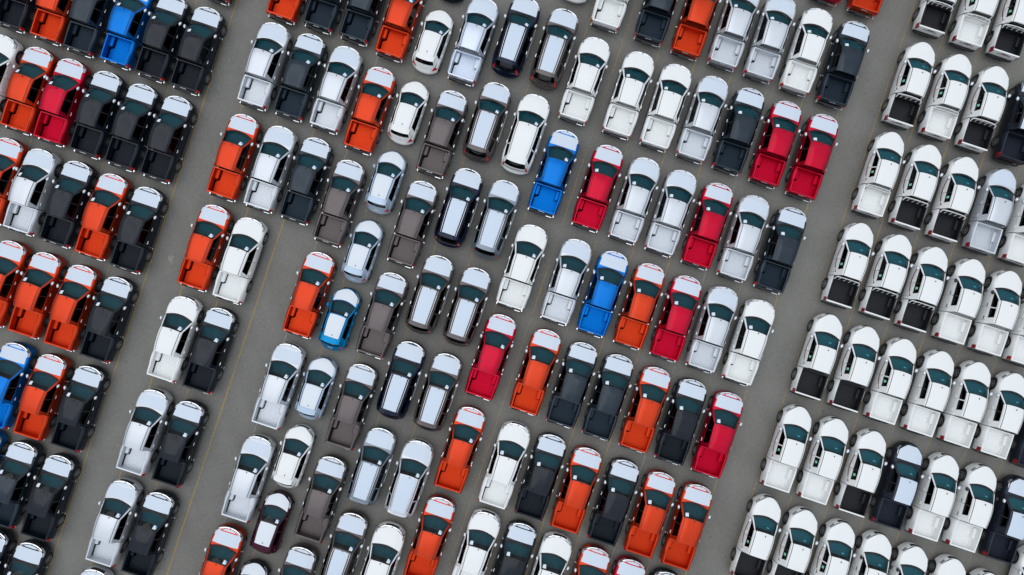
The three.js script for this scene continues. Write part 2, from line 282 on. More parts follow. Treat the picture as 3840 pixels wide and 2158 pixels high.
  if (s.rails) for (const k of [-1, 1]) { const pts = []; for (let i = 0; i <= 8; i++) { const p = roofP(k * 0.80, mix(0.03, 0.97, i / 8)); pts.push([p[0], p[1] + (i === 0 || i === 8 ? 0.005 : 0.05), p[2]]); } sub(roof, 'roof_rail', tube(pts, 0.020, 20, 6), 'chrome', 'rails'); }
  // ---- greenhouse sides
  const sideG = (z, t) => [mix(bx(z), rw(z), Math.pow(Math.max(0, t), 1.08)), mix(by(z), ry(z) - drop, t), z];
  const [wt0, wt1] = s.winT ?? [0.06, 0.90];
  const aT = (t) => mix(s.aBase, zWt + 0.06, t);                // rear edge of the windscreen pillar
  const fin = (t) => mix(s.pillarEnd[0], s.pillarEnd[1], t);    // rear end of the side glass area
  for (const k of [-1, 1]) {
    const K = (p) => [k * p[0], p[1], p[2]];
    const rail = [ruled((v) => K(ws(1, v)), (v) => K(sideG(aT(v) + 0.03, v)), 2, 8), patch((u, v) => K(sideG(mix(zWt + 0.06, fin(1), u), mix(wt1, 1, v))), 16, 1), ruled((v) => K(sideG(fin(v), v)), (v) => K(sideG(s.sideEnd(v), v)), 4, 8)];
    add('cab_pillar', join(...rail), 'paint');
    // windows and doors
    for (let i = 0; i < s.doorZ.length - 1; i++) {
      const z0 = s.doorZ[i] + 0.005, z1 = s.doorZ[i + 1] - 0.005;
      const dg = patch((u, v) => { const z = mix(z0, z1, u); return K(skin(z, v, by(z), W(z) - bx(z))); }, 10, 12, 0.003);
      const d = add('door', dg, 'paint');
      const h = (z1 - z0 > 0.5) ? K(skin(z1 - 0.13, 0.80, by(z1), W(z1) - bx(z1))) : null;
      if (h) {
        const hg = box(-0.02, 0.02, -0.016, 0.016, -0.10, 0.10, 0.012); hg.translate(h[0] + k * 0.012, h[1], h[2]); sub(d, 'handle', hg, 'handle');
        const hp = box(-0.012, 0.012, -0.05, 0.05, -0.035, 0.035); hp.rotateX(0.5); hp.translate(h[0] + k * 0.008, h[1] - 0.02, h[2] + 0.05); sub(d, 'protective_wrap', hp, 'paper', 'wraps');
      }
      const wf = (t) => i === 0 ? aT(t) + 0.055 : s.doorZ[i] + (s.bp ?? 0.03), wr = (t) => i === s.doorZ.length - 2 ? fin(t) - 0.0 : s.doorZ[i + 1] - (s.bp ?? 0.03);
      sub(d, 'window', patch((u, v) => { const t = mix(wt0, wt1, v), a = wf(t), b = Math.max(a + 0.01, wr(t)); return K(sideG(mix(a, b, u), t)); }, 8, 6), i === 0 ? 'sideGlass' : 'privacy');
      if (i < s.doorZ.length - 2) sub(d, 'door_pillar', patch((u, v) => { const t = mix(0, wt1, v); return K(sideG(s.doorZ[i + 1] + mix(-1, 1, u) * ((s.bp ?? 0.03) + 0.002), t)); }, 1, 6, 0.002), 'bpillar');
      sub(d, 'window_seal', patch((u, v) => { const t = mix(-0.01, wt0, v), a = wf(Math.max(0, t)) - 0.02, b = Math.max(a + 0.02, wr(Math.max(0, t))); return K(sideG(mix(a, b, u), t)); }, 8, 1, 0.003), 'sealMat');
    }
    if (s.quarterGlass) { const [a0, a1, b0, b1] = s.quarterGlass; add('quarter_window', patch((u, v) => { const t = mix(0.10, 0.84, v); return K(sideG(mix(mix(a0, a1, t), mix(b0, b1, t), u), t)); }, 8, 5, 0.006), 'privacy'); }
    if (s.stripe && k < 0) add('window_sticker', patch((u, v) => K(sideG(mix(0.22, 0.36, u), mix(0.30, 0.62, v))), 1, 1, 0.006), 'paperGreen', 'stripe');
    // mirror
    const mg = new THREE.SphereGeometry(1, 12, 8); mg.scale(s.mirror[0], 0.085, 0.125); mg.rotateY(k * -0.25); mg.translate(k * (bx(s.mirrorZ) + 0.05 + s.mirror[0] * 0.8), by(s.mirrorZ) + 0.09, s.mirrorZ);
    const mi = add('mirror', mg, 'mirror'); sub(mi, 'mirror_arm', box(-0.06, 0.06, -0.02, 0.02, -0.03, 0.03, 0.01).translate(k * (bx(s.mirrorZ) + 0.03), by(s.mirrorZ) + 0.05, s.mirrorZ), 'trim');
    if (s.stripe) add('side_stripe', patch((u, v) => { const z = mix(s.doorZ[0] + 0.1, s.doorZ[2] + 0.0, u), c = 0.70 + 0.23 * Math.pow(Math.abs(2 * u - 0.9), 2), p = skin(z, c - v * 0.085, by(z), W(z) - bx(z)); return K(p); }, 18, 1, 0.008), 'stripe', 'stripe');
    if (s.step) { const st = add('side_step', box(-0.055, 0.055, -0.03, 0.03, (s.axles[0] + arch + 0.06), (s.axles[1] - arch - 0.08), 0.02).translate(k * (W(0) - 0.0), sill - 0.03, 0), s.stepMat ?? 'plastic'); for (const zz of [s.axles[0] + arch + 0.06, s.axles[1] - arch - 0.08]) sub(st, 'step_cap', box(-0.06, 0.06, -0.034, 0.034, -0.05, 0.05, 0.02).translate(k * (W(0) + 0.002), sill - 0.03, zz), 'chrome', 'wraps'); }
  }
  // ---- rear of the body
  if (s.bed) buildBed(); else buildHatch();
  function buildBed() {
    const b = s.bed, { z0, z1, rail, cap, floor } = b, zc = s.cabEnd;
    for (const k of [-1, 1]) {
      const K = (p) => [k * p[0], p[1], p[2]];
      const dz = s.doorZ[s.doorZ.length - 1] + 0.003;
      add('cab_corner', patch((u, v) => { const z = mix(dz, zc, u); return K(skin(z, v, by(z), W(z) - bx(z))); }, 3, 12), 'paint');
    }
    // back wall of the cab with its window
    const back = (q, t) => { const a = Math.abs(q); return [q * mix(rw(zR) * 0.99, bx(zc), Math.pow(t, 0.8)), mix(ry(zR) - drop * Math.pow(a, 4), 0.95, t), mix(zR, zc - 0.005, Math.min(1, t * 1.3)) - 0.03 * q * q]; };
    const cw = add('cab_back', patch((u, v) => back(u * 2 - 1, v), 12, 8), 'paint');
    sub(cw, 'rear_window', patch((u, v) => back(mix(-0.86, 0.86, u), mix(0.10, 0.62, v)), 10, 4, 0.006), 'backGlass');
    // bed: outer sides, rail caps, inner walls
    const wall = smoothTable([[z0, rail], [mix(z0, z1, 0.5), rail + 0.005], [z1, rail - 0.012]]);
    for (const k of [-1, 1]) {
      const K = (p) => [k * p[0], p[1], p[2]];
      const sd = add('bed_side', patch((u, v) => { const z = mix(z0, z1, u); return K(skin(z, v, b.top, W(z) - wall(z))); }, 26, 12), 'paint');
      const cp = (u) => wall(mix(z0, z1, u)), prof = [[0, 0], [0.004, 0.012], [0.5, 0.016], [0.996, 0.012], [1, -0.01]];
      sub(sd, 'bed_rail', patch((u, v) => { const i = Math.min(3, Math.floor(v * 4)), f = v * 4 - i, a = prof[i], c = prof[i + 1]; return K([cp(u) - cap * mix(a[0], c[0], f), b.top + mix(a[1], c[1], f), mix(z0, z1, u)]); }, 10, 4), 'railMat');
      sub(sd, 'inner_wall', patch((u, v) => { const z = mix(z0, z1 - 0.05, u); return K([wall(z) - cap - 0.03 * v, mix(b.top - 0.008, floor, v), z]); }, 6, 4), 'bed');
      const wz0 = b.well[0], wz1 = b.well[1], ww = new RoundedBoxGeometry(b.well[2], 0.30, wz1 - wz0, 3, 0.07); ww.translate(k * (rail - cap - 0.02 - b.well[2] / 2 + 0.03), floor + 0.07, (wz0 + wz1) / 2); add('wheel_housing', ww, 'bed');
      const xi = rail - cap - b.well[2] - 0.02, xo = rail - cap - 0.075, xw = rail - cap + 0.0, sh = new THREE.Shape();   // plan outline (x, z): around the housing, then an S to the tail
      sh.moveTo(xw, z0 + 0.05); sh.lineTo(xi, z0 + 0.05); sh.lineTo(xi, wz1 - 0.02); sh.bezierCurveTo(xi, wz1 + 0.10, xo, wz1 + 0.02, xo, wz1 + 0.16); sh.lineTo(xo, z1 - 0.06); sh.lineTo(xw, z1 - 0.06);
      const lg = new THREE.ExtrudeGeometry(sh, { depth: 0.05, bevelEnabled: true, bevelSize: 0.012, bevelThickness: 0.012, bevelSegments: 1, curveSegments: 6 }); lg.rotateX(Math.PI / 2); lg.scale(k, 1, 1); lg.translate(0, floor + 0.045, 0); add('bed_ledge', lg, 'bed');
    }
    // ribbed floor
    const fw = rail - cap - 0.02, n = b.ribs, pts = []; const pit = (fw * 2 - 0.10) / n;
    pts.push([-fw, 0]); for (let i = 0; i < n; i++) { const x = -fw + 0.05 + i * pit; pts.push([x, 0], [x + pit * 0.10, b.ribH], [x + pit * 0.58, b.ribH], [x + pit * 0.68, 0]); } pts.push([fw, 0]);
    const fg = (() => { const pos = [], idx = []; pts.forEach(([x, y], i) => { pos.push(x, floor + y, z0 + 0.03, x, floor + y, z1 - 0.05); if (i) { const q = i * 2; idx.push(q - 2, q - 1, q + 1, q - 2, q + 1, q); } }); const g = new THREE.BufferGeometry(); g.setAttribute('position', new THREE.Float32BufferAttribute(pos, 3)); g.setIndex(idx); const h = g.toNonIndexed(); h.computeVertexNormals(); h.setAttribute('uv', new THREE.Float32BufferAttribute(new Float32Array(h.attributes.position.count * 2), 2)); return h; })();
    add('bed_floor', fg, 'bed');
    add('bed_front', join(box(-rail + 0.012, rail - 0.012, floor - 0.1, b.top - 0.01, z0 + 0.005, z0 + 0.055), ), 'bed');
    add('bed_front_rail', box(-rail + 0.03, rail - 0.03, b.top - 0.012, b.top + 0.014, z0 - 0.004, z0 + 0.07, 0.010), 'railMat');
    // tailgate
    const tg = add('tailgate', patch((u, v) => { const q = u * 2 - 1; return [q * (rail - 0.03 + 0.05 * v), mix(b.top + 0.005, b.tailLow, v), z1 + 0.012 + 0.012 * Math.sin(v * Math.PI) - 0.02 * q * q]; }, 10, 6), 'paint');
    sub(tg, 'tailgate_inner', box(-rail + 0.05, rail - 0.05, floor - 0.02, b.top - 0.004, z1 - 0.06, z1 - 0.035), 'bed');
    sub(tg, 'tailgate_cap', box(-rail + 0.012, rail - 0.012, b.top - 0.008, b.top + 0.020, z1 - 0.066, z1 + 0.020, 0.010), 'paint');
    sub(tg, 'tailgate_handle', box(-0.19, 0.19, b.top - 0.12, b.top - 0.085, z1 + 0.030, z1 + 0.055, 0.01), s.tailHandle);
    if (s.lettering) { const t = new TextGeometry(s.lettering, { font, size: 0.105, depth: 0.006, curveSegments: 2 }); t.computeBoundingBox(); const w = t.boundingBox.max.x; t.scale(0.86 / w, 1, 1); t.translate(-0.43, b.top - 0.27, z1 + 0.024); sub(tg, 'tailgate_lettering', t, 'lettering'); }
    for (const k of [-1, 1]) {
      const K = (p) => [k * p[0], p[1], p[2]];
      const lamp = join(patch((u, v) => { const z = mix(z1 - b.lampLen, z1, u); return K(skin(z, mix(b.lampT[0] + (1 - u) * 0.10, b.lampT[1], v), b.top, W(z) - wall(z))); }, 5, 5, 0.009), patch((u, v) => { const p = skin(z1, mix(b.lampT[0], b.lampT[1], v), b.top, W(z1) - wall(z1)); return K([mix(p[0] + 0.006, rail - 0.05, u), p[1], z1 + 0.03 + 0.012 * u]); }, 3, 5, 0.006));
      const l = add('tail_light', lamp, 'tail');
      sub(l, 'reversing_light', patch((u, v) => { const p = skin(z1, mix(b.lampT[0] - 0.12, b.lampT[0] - 0.02, v), b.top, W(z1) - wall(z1)); return K([mix(p[0], rail - 0.04, u), p[1], z1 + 0.012]); }, 2, 2, 0.008), 'lamp', 'chrome');
    }
    // rear bumper with a step and corner caps
    const bz = z1 + s.bumperOut; const bm = add('rear_bumper', join(box(-W(z1) + 0.16, W(z1) - 0.16, s.bumperY - 0.08, s.bumperY + 0.08, z1 + 0.03, z1 + s.bumperOut, 0.03), box(-0.30, 0.30, s.bumperY - 0.12, s.bumperY + 0.03, z1 + 0.04, z1 + s.bumperOut + 0.02, 0.02)), s.bumperMat);
    for (const k of [-1, 1]) sub(bm, 'bumper_cap', box(-0.05, 0.05, s.bumperY - 0.085, s.bumperY + 0.075, z1 - 0.0, z1 + s.bumperOut - 0.03, 0.03).translate(k * (W(z1) - 0.10), 0, 0), s.capMat);
    if (s.chromeBar) for (const k of [-1, 1]) sub(bm, 'bumper_trim', box(0.33, W(z1) - 0.19, s.bumperY + 0.055, s.bumperY + 0.085, bz - 0.035, bz + 0.008, 0.008).scale(k, 1, 1), 'chrome');
    if (b.sportsBar) {
      const g = { only: 'bar' }, sb = add('sports_bar', join(tube([[-rail + 0.07, b.top, z0 + 0.16], [-rail + 0.10, 1.34, z0 + 0.03], [-0.45, 1.44, z0 + 0.01], [0.45, 1.44, z0 + 0.01], [rail - 0.10, 1.34, z0 + 0.03], [rail - 0.07, b.top, z0 + 0.16]], 0.030, 26, 7)), 'paint', 'bar');
      sub(sb, 'lower_rail', tube([[-rail + 0.06, b.top + 0.06, z0 + 0.17], [-0.3, 1.26, z0 + 0.15], [0.3, 1.26, z0 + 0.15], [rail - 0.06, b.top + 0.06, z0 + 0.17]], 0.009, 16, 6), 'plastic');
      for (const x of [-0.52, -0.22, 0.08, 0.38]) sub(sb, 'strut', tube([[x + 0.08, 1.44, z0 + 0.01], [x, 1.26, z0 + 0.15]], 0.013, 2, 5), 'paint');
    }
  }
  function buildHatch() {
    const h = s.hatch, prof = h.prof, n = prof.length - 1;     // rows of [z, y, half width or null for the body skin]
    const px = (t, i) => { const f = t * n, a = Math.min(n - 1, Math.floor(f)), r = f - a, e = r * r * (3 - 2 * r) * 0.35 + r * 0.65; return mix(prof[a][i], prof[a + 1][i], e); };
    const rear = (q, t) => { const a = Math.abs(q); return [q * px(t, 2), px(t, 1) - (t < 0.12 ? drop * Math.pow(a, 4) * (1 - t / 0.12 * 0.5) : drop * 0.5 * Math.pow(a, 4) * Math.max(0, 1 - (t - 0.12) * 3)), px(t, 0) - px(t, 3) * Math.pow(a, 2.6)]; };
    const dz = s.doorZ[s.doorZ.length - 1] + 0.003, ze = (y) => { for (let i = 0; i < 60; i++) { const p = rear(1, i / 60); if (p[1] <= y) return p; } return rear(1, 1); };
    for (const k of [-1, 1]) {
      const K = (p) => [k * p[0], p[1], p[2]];
      add('rear_fender', patch((u, v) => { const zE = h.skinEnd, z = mix(dz, zE, u), p = skin(z, v, by(z), W(z) - bx(z)); if (u > 0.7) { const e = ze(p[1]), f = (u - 0.7) / 0.3, g = f * f; return K([mix(p[0], e[0], g), p[1], mix(p[2], e[2], g)]); } return K(p); }, 30, 12), 'paint');
      add('rear_pillar', ruled((v) => K(sideG(s.sideEnd(v), v)), (v) => K(ze(mix(by(1.5), ry(zR) - drop, v))), 5, 8), 'paint');
    }
    const tg = add('tailgate', patch((u, v) => rear(u * 2 - 1, mix(0, h.gateT, v)), 14, 12), 'paint');
    sub(tg, 'rear_window', patch((u, v) => rear(mix(-h.glassQ, h.glassQ, u), mix(h.glassT[0], h.glassT[1], v)), 12, 5, 0.006), 'backGlass');
    sub(tg, 'rear_wiper', (() => { const a = rear(0, h.glassT[1] + 0.02), b = rear(0.22, h.glassT[1] - 0.07); return tube([[a[0], a[1] + 0.01, a[2] + 0.02], [b[0], b[1] + 0.01, b[2] + 0.02]], 0.010, 2, 4); })(), 'trim');
    add('rear_bumper', patch((u, v) => rear(u * 2 - 1, mix(h.gateT, 1, v)), 14, 6), 'paint');
    if (h.chrome) sub(tg, 'tailgate_trim', patch((u, v) => rear(mix(-0.80, 0.80, u), mix(h.chrome[0], h.chrome[1], v)), 12, 1, 0.014), 'chrome');
    if (!h.chrome) sub(tg, 'licence_plate', patch((u, v) => rear(mix(-0.2, 0.2, u), mix(h.gateT - 0.13, h.gateT - 0.04, v)), 2, 1, 0.010), 'plate');
    for (const k of [-1, 1]) add('tail_light', patch((u, v) => { const t = mix(h.lampT[0], h.lampT[1], v); return rear(k * mix(mix(h.lampQ[0], h.lampQ[1], v), 1.0, u), t); }, 6, 5, 0.010), 'tail');
    if (h.spoiler) sub(roof, 'roof_spoiler', patch((u, v) => { const q = u * 2 - 1, a = rear(q * 0.97, h.spoiler * v); return [a[0], a[1] + 0.018 + 0.012 * v, a[2] + 0.05 * v]; }, 12, 3), 'paint');
  }
  // ---- underside, wheel arches, cabin
  const zEnd = s.bed ? s.bed.z1 - 0.06 : s.hatch.skinEnd - 0.12, wIn = W(0) - 0.33;
  add('chassis', join(box(-wIn, wIn, 0.24, 0.60, zN - 0.02, zEnd), box(-W(0) + 0.07, W(0) - 0.07, sill - 0.02, 0.58, s.axles[0] + arch + 0.04, s.axles[1] - arch - 0.04), box(-wIn, wIn, 0.59, hoodEdge(zN) - 0.10, zN, zWs - 0.02)), 'trim');
  for (const a of s.axles) for (const k of [-1, 1]) { const g = new THREE.CylinderGeometry(arch - 0.006, arch - 0.006, 0.30, 14, 1, true, 0, Math.PI); g.rotateZ(Math.PI / 2); g.rotateX(0); const g2 = g.clone(); g2.translate(k * (W(a) - 0.17), R, a); add('wheel_arch_liner', g2, 'trim'); }
  const cz = zWs + 0.12;
  add('dashboard', join(box(-s.wsW[0] + 0.02, s.wsW[0] - 0.02, s.yWs - 0.16, s.yWs - 0.07, cz, zWt - 0.02, 0.03), box(-s.wsW[0], s.wsW[0], 0.6, s.yWs - 0.15, cz, cz + 0.3)), 'dash');
  const swg = new THREE.TorusGeometry(0.18, 0.016, 6, 18); swg.rotateX(-0.5); swg.translate(0.36, s.yWs - 0.06, zWt + 0.06); add('steering_wheel', swg, 'trim');
  for (const k of [-1, 1]) { const st = add('seat', join(box(-0.24, 0.24, 0.60, 0.82, zWt + 0.25, zWt + 0.75, 0.06), box(-0.23, 0.23, 0.75, Math.min(1.28, ry(0) - 0.30), zWt + 0.70, zWt + 0.86, 0.06)).translate(k * 0.36, 0, 0), 'seat'); sub(st, 'headrest', box(-0.12, 0.12, 1.20, Math.min(1.46, ry(0) - 0.22), zWt + 0.74, zWt + 0.84, 0.04).translate(k * 0.36, 0, 0), 'seat'); }
  const rz = Math.min(zR - 0.25, zWt + 1.45); add('rear_seat', join(box(-0.62, 0.62, 0.60, 0.80, rz - 0.45, rz, 0.06), box(-0.6, 0.6, 0.75, Math.min(1.25, ry(0) - 0.32), rz - 0.06, rz + 0.08, 0.05)), 'seat');
  const wp = wheelParts(R, s.tyreW, s.spokes);
  for (const a of s.axles) for (const k of [-1, 1]) {
    const tf = (g) => { const q = g.clone(); if (k < 0) q.rotateY(Math.PI); q.translate(k * (W(a) + flare(a) - s.tyreW / 2 - (s.tuck ?? 0.03)), R, a); return q; };
    const w = add('wheel', tf(wp.tyre), 'rubber'); sub(w, 'rim', tf(wp.rim), 'rim'); sub(w, 'brake_dish', tf(wp.dish), 'rimDark');
  }
  return parts;
}

const SPECS = {
  // crew-cab pickup with chrome nose bar and narrow roof
  T: { zF: -2.45, nb: 0.27, zWs: -1.48, zWt: -0.62, zR: 0.86, wb: 0.22, R: 0.375, sill: 0.40, axles: [-1.60, 1.40], tyreW: 0.25, spokes: 6,
    W: [[-2.3, 0.845], [-1.9, 0.890], [-1.4, 0.900], [0, 0.900], [1.2, 0.900], [2.0, 0.895], [2.5, 0.868]], Wh: [[-2.5, 0.68], [-2.2, 0.745], [-1.8, 0.795], [-1.36, 0.825], [-1.1, 0.83]],
    hoodY: [[-2.5, 0.985], [-2.3, 1.035], [-1.9, 1.085], [-1.36, 1.125], [-1, 1.13]], hoodDrop: 0.055, roofY: [[-0.62, 1.665], [-0.35, 1.725], [0.0, 1.755], [0.5, 1.750], [0.86, 1.715]], roofW: [[-0.62, 0.640], [-0.2, 0.645], [0.3, 0.625], [0.86, 0.590], [0.95, 0.59]],
    beltX: [[-1.4, 0.80], [-0.9, 0.835], [0, 0.835], [0.9, 0.80]], beltY: [[-1.4, 1.12], [0.9, 1.20]], yWs: 1.125, wsW: [0.775, 0.585], trimQ: 0.835, antV: 0.045, roofRibs: true, noseLow: 0.36, bulge: 0.11, chromeBar: true, lampIn: 0.62, lampLen: 0.22, lampMat: 'lamp', film: 'strip',
    doorZ: [-1.02, -0.10, 0.72], aBase: -1.15, pillarEnd: [0.74, 0.58], sideEnd: (t) => mix(0.885, 0.862, t), cabEnd: 0.895, mirror: [0.075], mirrorZ: -0.96, step: true,
    bed: { z0: 0.94, z1: 2.43, rail: 0.785, cap: 0.065, floor: 0.66, top: 1.125, tailLow: 0.60, ribs: 15, ribH: 0.017, well: [0.99, 1.60, 0.25], lampLen: 0.10, lampT: [0.46, 0.97] }, tailHandle: 'chromeAlt', bumperY: 0.56, bumperOut: 0.17, bumperMat: 'plastic', capMat: 'chrome' },
  // broader crew-cab pickup with rounded white nose
  H: { zF: -2.45, nb: 0.50, zWs: -1.38, zWt: -0.54, zR: 0.92, wb: 0.20, R: 0.375, tuck: 0.06, flare: 0.04, archGap: 0.035, winT: [0.13, 0.84], sill: 0.43, axles: [-1.50, 1.52], tyreW: 0.26, spokes: 6,
    W: [[-2.22, 0.77], [-1.92, 0.86], [-1.42, 0.915], [0, 0.915], [1.4, 0.920], [2.1, 0.905], [2.6, 0.86]], Wh: [[-2.45, 0.64], [-2.09, 0.735], [-1.69, 0.795], [-1.35, 0.825], [-0.99, 0.83]],
    hoodY: [[-2.45, 1.00], [-2.24, 1.06], [-1.79, 1.125], [-1.35, 1.165], [-0.89, 1.17]], hoodDrop: 0.060, roofY: [[-0.54, 1.705], [-0.26, 1.765], [0.14, 1.800], [0.54, 1.795], [0.92, 1.765]], roofW: [[-0.54, 0.645], [-0.06, 0.655], [0.44, 0.645], [0.92, 0.625], [1.04, 0.62]],
    beltX: [[-1.4, 0.81], [-0.9, 0.845], [0, 0.850], [0.9, 0.83]], beltY: [[-1.4, 1.17], [0.9, 1.29]], yWs: 1.165, wsW: [0.785, 0.600], trimQ: 0.885, antV: 0.12, noseLow: 0.38, bulge: 0.07, chromeBar: false, lampIn: 0.78, lampLen: 0.34, lampMat: 'lamp', lampT0: 0.925, film: 'wide', roofFilm: [0.84, 0.02, 0.99],
    doorZ: [-0.94, 0.0, 0.79], aBase: -1.08, pillarEnd: [0.64, 0.54], sideEnd: (t) => mix(0.975, 0.922, t), cabEnd: 0.985, mirror: [0.085], mirrorZ: -0.87, step: false, stripe: true, dashPaper: true,
    bed: { z0: 1.02, z1: 2.52, rail: 0.835, cap: 0.07, floor: 0.68, top: 1.175, tailLow: 0.62, ribs: 15, ribH: 0.014, well: [1.18, 1.84, 0.21], lampLen: 0.21, lampT: [0.52, 0.975], sportsBar: true }, tailHandle: 'trim', bumperY: 0.52, bumperOut: 0.12, bumperMat: 'trim', capMat: 'trim', lettering: 'TOYOTA' },
  // tall wagon with roof rails
  S: { zF: -2.33, nb: 0.30, zWs: -1.30, zWt: -0.47, zR: 1.74, wb: 0.19, R: 0.385, sill: 0.38, axles: [-1.45, 1.35], tyreW: 0.26, spokes: 6,
    W: [[-2.1, 0.845], [-1.8, 0.885], [-1.3, 0.900], [0, 0.905], [1.2, 0.905], [1.8, 0.885], [2.3, 0.84]], Wh: [[-2.33, 0.68], [-2.0, 0.755], [-1.6, 0.800], [-1.22, 0.825], [-0.9, 0.83]],
    hoodY: [[-2.33, 1.00], [-2.1, 1.05], [-1.7, 1.10], [-1.22, 1.14], [-0.8, 1.14]], hoodDrop: 0.055, roofY: [[-0.47, 1.685], [-0.2, 1.745], [0.25, 1.780], [0.9, 1.775], [1.74, 1.725]], roofW: [[-0.47, 0.635], [0, 0.645], [0.8, 0.625], [1.74, 0.575], [2.2, 0.56]],
    beltX: [[-1.2, 0.80], [-0.7, 0.835], [0.8, 0.835], [1.6, 0.79], [2.2, 0.74]], beltY: [[-1.2, 1.13], [2, 1.23]], yWs: 1.14, wsW: [0.775, 0.590], trimQ: 0.90, antV: 0.04, trimEnd: 0.9, roofRibs: true, noseLow: 0.34, bulge: 0.10, chromeBar: true, lampIn: 0.62, lampLen: 0.24, lampMat: 'lamp', film: 'wide', roofFilm: [0.66, 0.03, 0.965], rails: true,
    doorZ: [-0.88, 0.05, 0.90], aBase: -1.00, pillarEnd: [0.90, 0.86], sideEnd: (t) => mix(1.80, 1.70, t), quarterGlass: [0.97, 0.95, 1.76, 1.58], cabEnd: 1.0, mirror: [0.075], mirrorZ: -0.82, step: true, stepMat: 'alloy',
    hatch: { prof: [[1.74, 1.725, 0.575, 0.03], [1.88, 1.69, 0.575, 0.06], [2.12, 1.22, 0.70, 0.12], [2.19, 0.94, 0.78, 0.16], [2.26, 0.74, 0.83, 0.22], [2.36, 0.62, 0.85, 0.28], [2.35, 0.42, 0.84, 0.28], [2.28, 0.34, 0.80, 0.25]], skinEnd: 2.05, gateT: 0.60, glassT: [0.14, 0.30], glassQ: 0.93, lampT: [0.26, 0.56], lampQ: [0.90, 0.80], chrome: [0.40, 0.45], spoiler: 0.13 } },
  // small five-door hatchback
  M: { zF: -1.88, nb: 0.34, zWs: -1.16, zWt: -0.33, zR: 1.06, wb: 0.20, R: 0.285, sill: 0.27, axles: [-1.20, 1.22], tyreW: 0.18, spokes: 7,
    W: [[-1.6, 0.74], [-1.3, 0.800], [-0.8, 0.825], [0, 0.832], [1.0, 0.825], [1.5, 0.795], [1.9, 0.75]], Wh: [[-1.88, 0.55], [-1.6, 0.64], [-1.3, 0.690], [-1.0, 0.715], [-0.7, 0.72]],
    hoodY: [[-1.88, 0.72], [-1.7, 0.79], [-1.4, 0.86], [-1.1, 0.905], [-0.7, 0.92]], hoodDrop: 0.06, ridge: 0.008, roofY: [[-0.33, 1.385], [-0.1, 1.435], [0.25, 1.470], [0.65, 1.468], [1.06, 1.435]], roofW: [[-0.33, 0.585], [0.1, 0.595], [0.5, 0.580], [1.06, 0.550], [1.4, 0.54]],
    beltX: [[-1.1, 0.735], [-0.6, 0.765], [0.5, 0.765], [1.2, 0.735], [1.7, 0.68]], beltY: [[-1.1, 0.90], [1.4, 1.02]], yWs: 0.905, wsW: [0.715, 0.540], trimQ: 0.87, antV: 0.88, trimEnd: 0.99, noseLow: 0.26, bulge: 0.07, chromeBar: false, lampIn: 0.62, lampLen: 0.30, lampMat: 'lamp', film: 'full', roofFilm: [0.80, 0.03, 0.985],
    doorZ: [-0.80, 0.12, 0.86], aBase: -0.86, pillarEnd: [1.02, 0.86], sideEnd: (t) => mix(1.16, 1.02, t), cabEnd: 1.0, mirror: [0.07], mirrorZ: -0.68, step: false,
    hatch: { prof: [[1.06, 1.435, 0.55, 0.02], [1.36, 1.385, 0.555, 0.07], [1.55, 1.12, 0.63, 0.12], [1.66, 0.92, 0.70, 0.18], [1.74, 0.76, 0.755, 0.24], [1.88, 0.58, 0.78, 0.32], [1.90, 0.42, 0.78, 0.32], [1.82, 0.27, 0.74, 0.28]], skinEnd: 1.58, gateT: 0.62, glassT: [0.16, 0.29], glassQ: 0.90, lampT: [0.36, 0.62], lampQ: [0.95, 0.60], spoiler: 0.14 } },
};
{ // the broad pickup's plan widths, trimmed to the width it shows in the lot
  const h = SPECS.H, k = 0.94;
  for (const key of ['W', 'Wh', 'roofW', 'beltX']) h[key] = h[key].map(([z, x]) => [z, x * k]);
  h.wsW = h.wsW.map((x) => x * k); h.bed.rail *= k;
}
const BODY = Object.fromEntries(Object.entries(SPECS).map(([k, s]) => [k, buildBody(s)]));

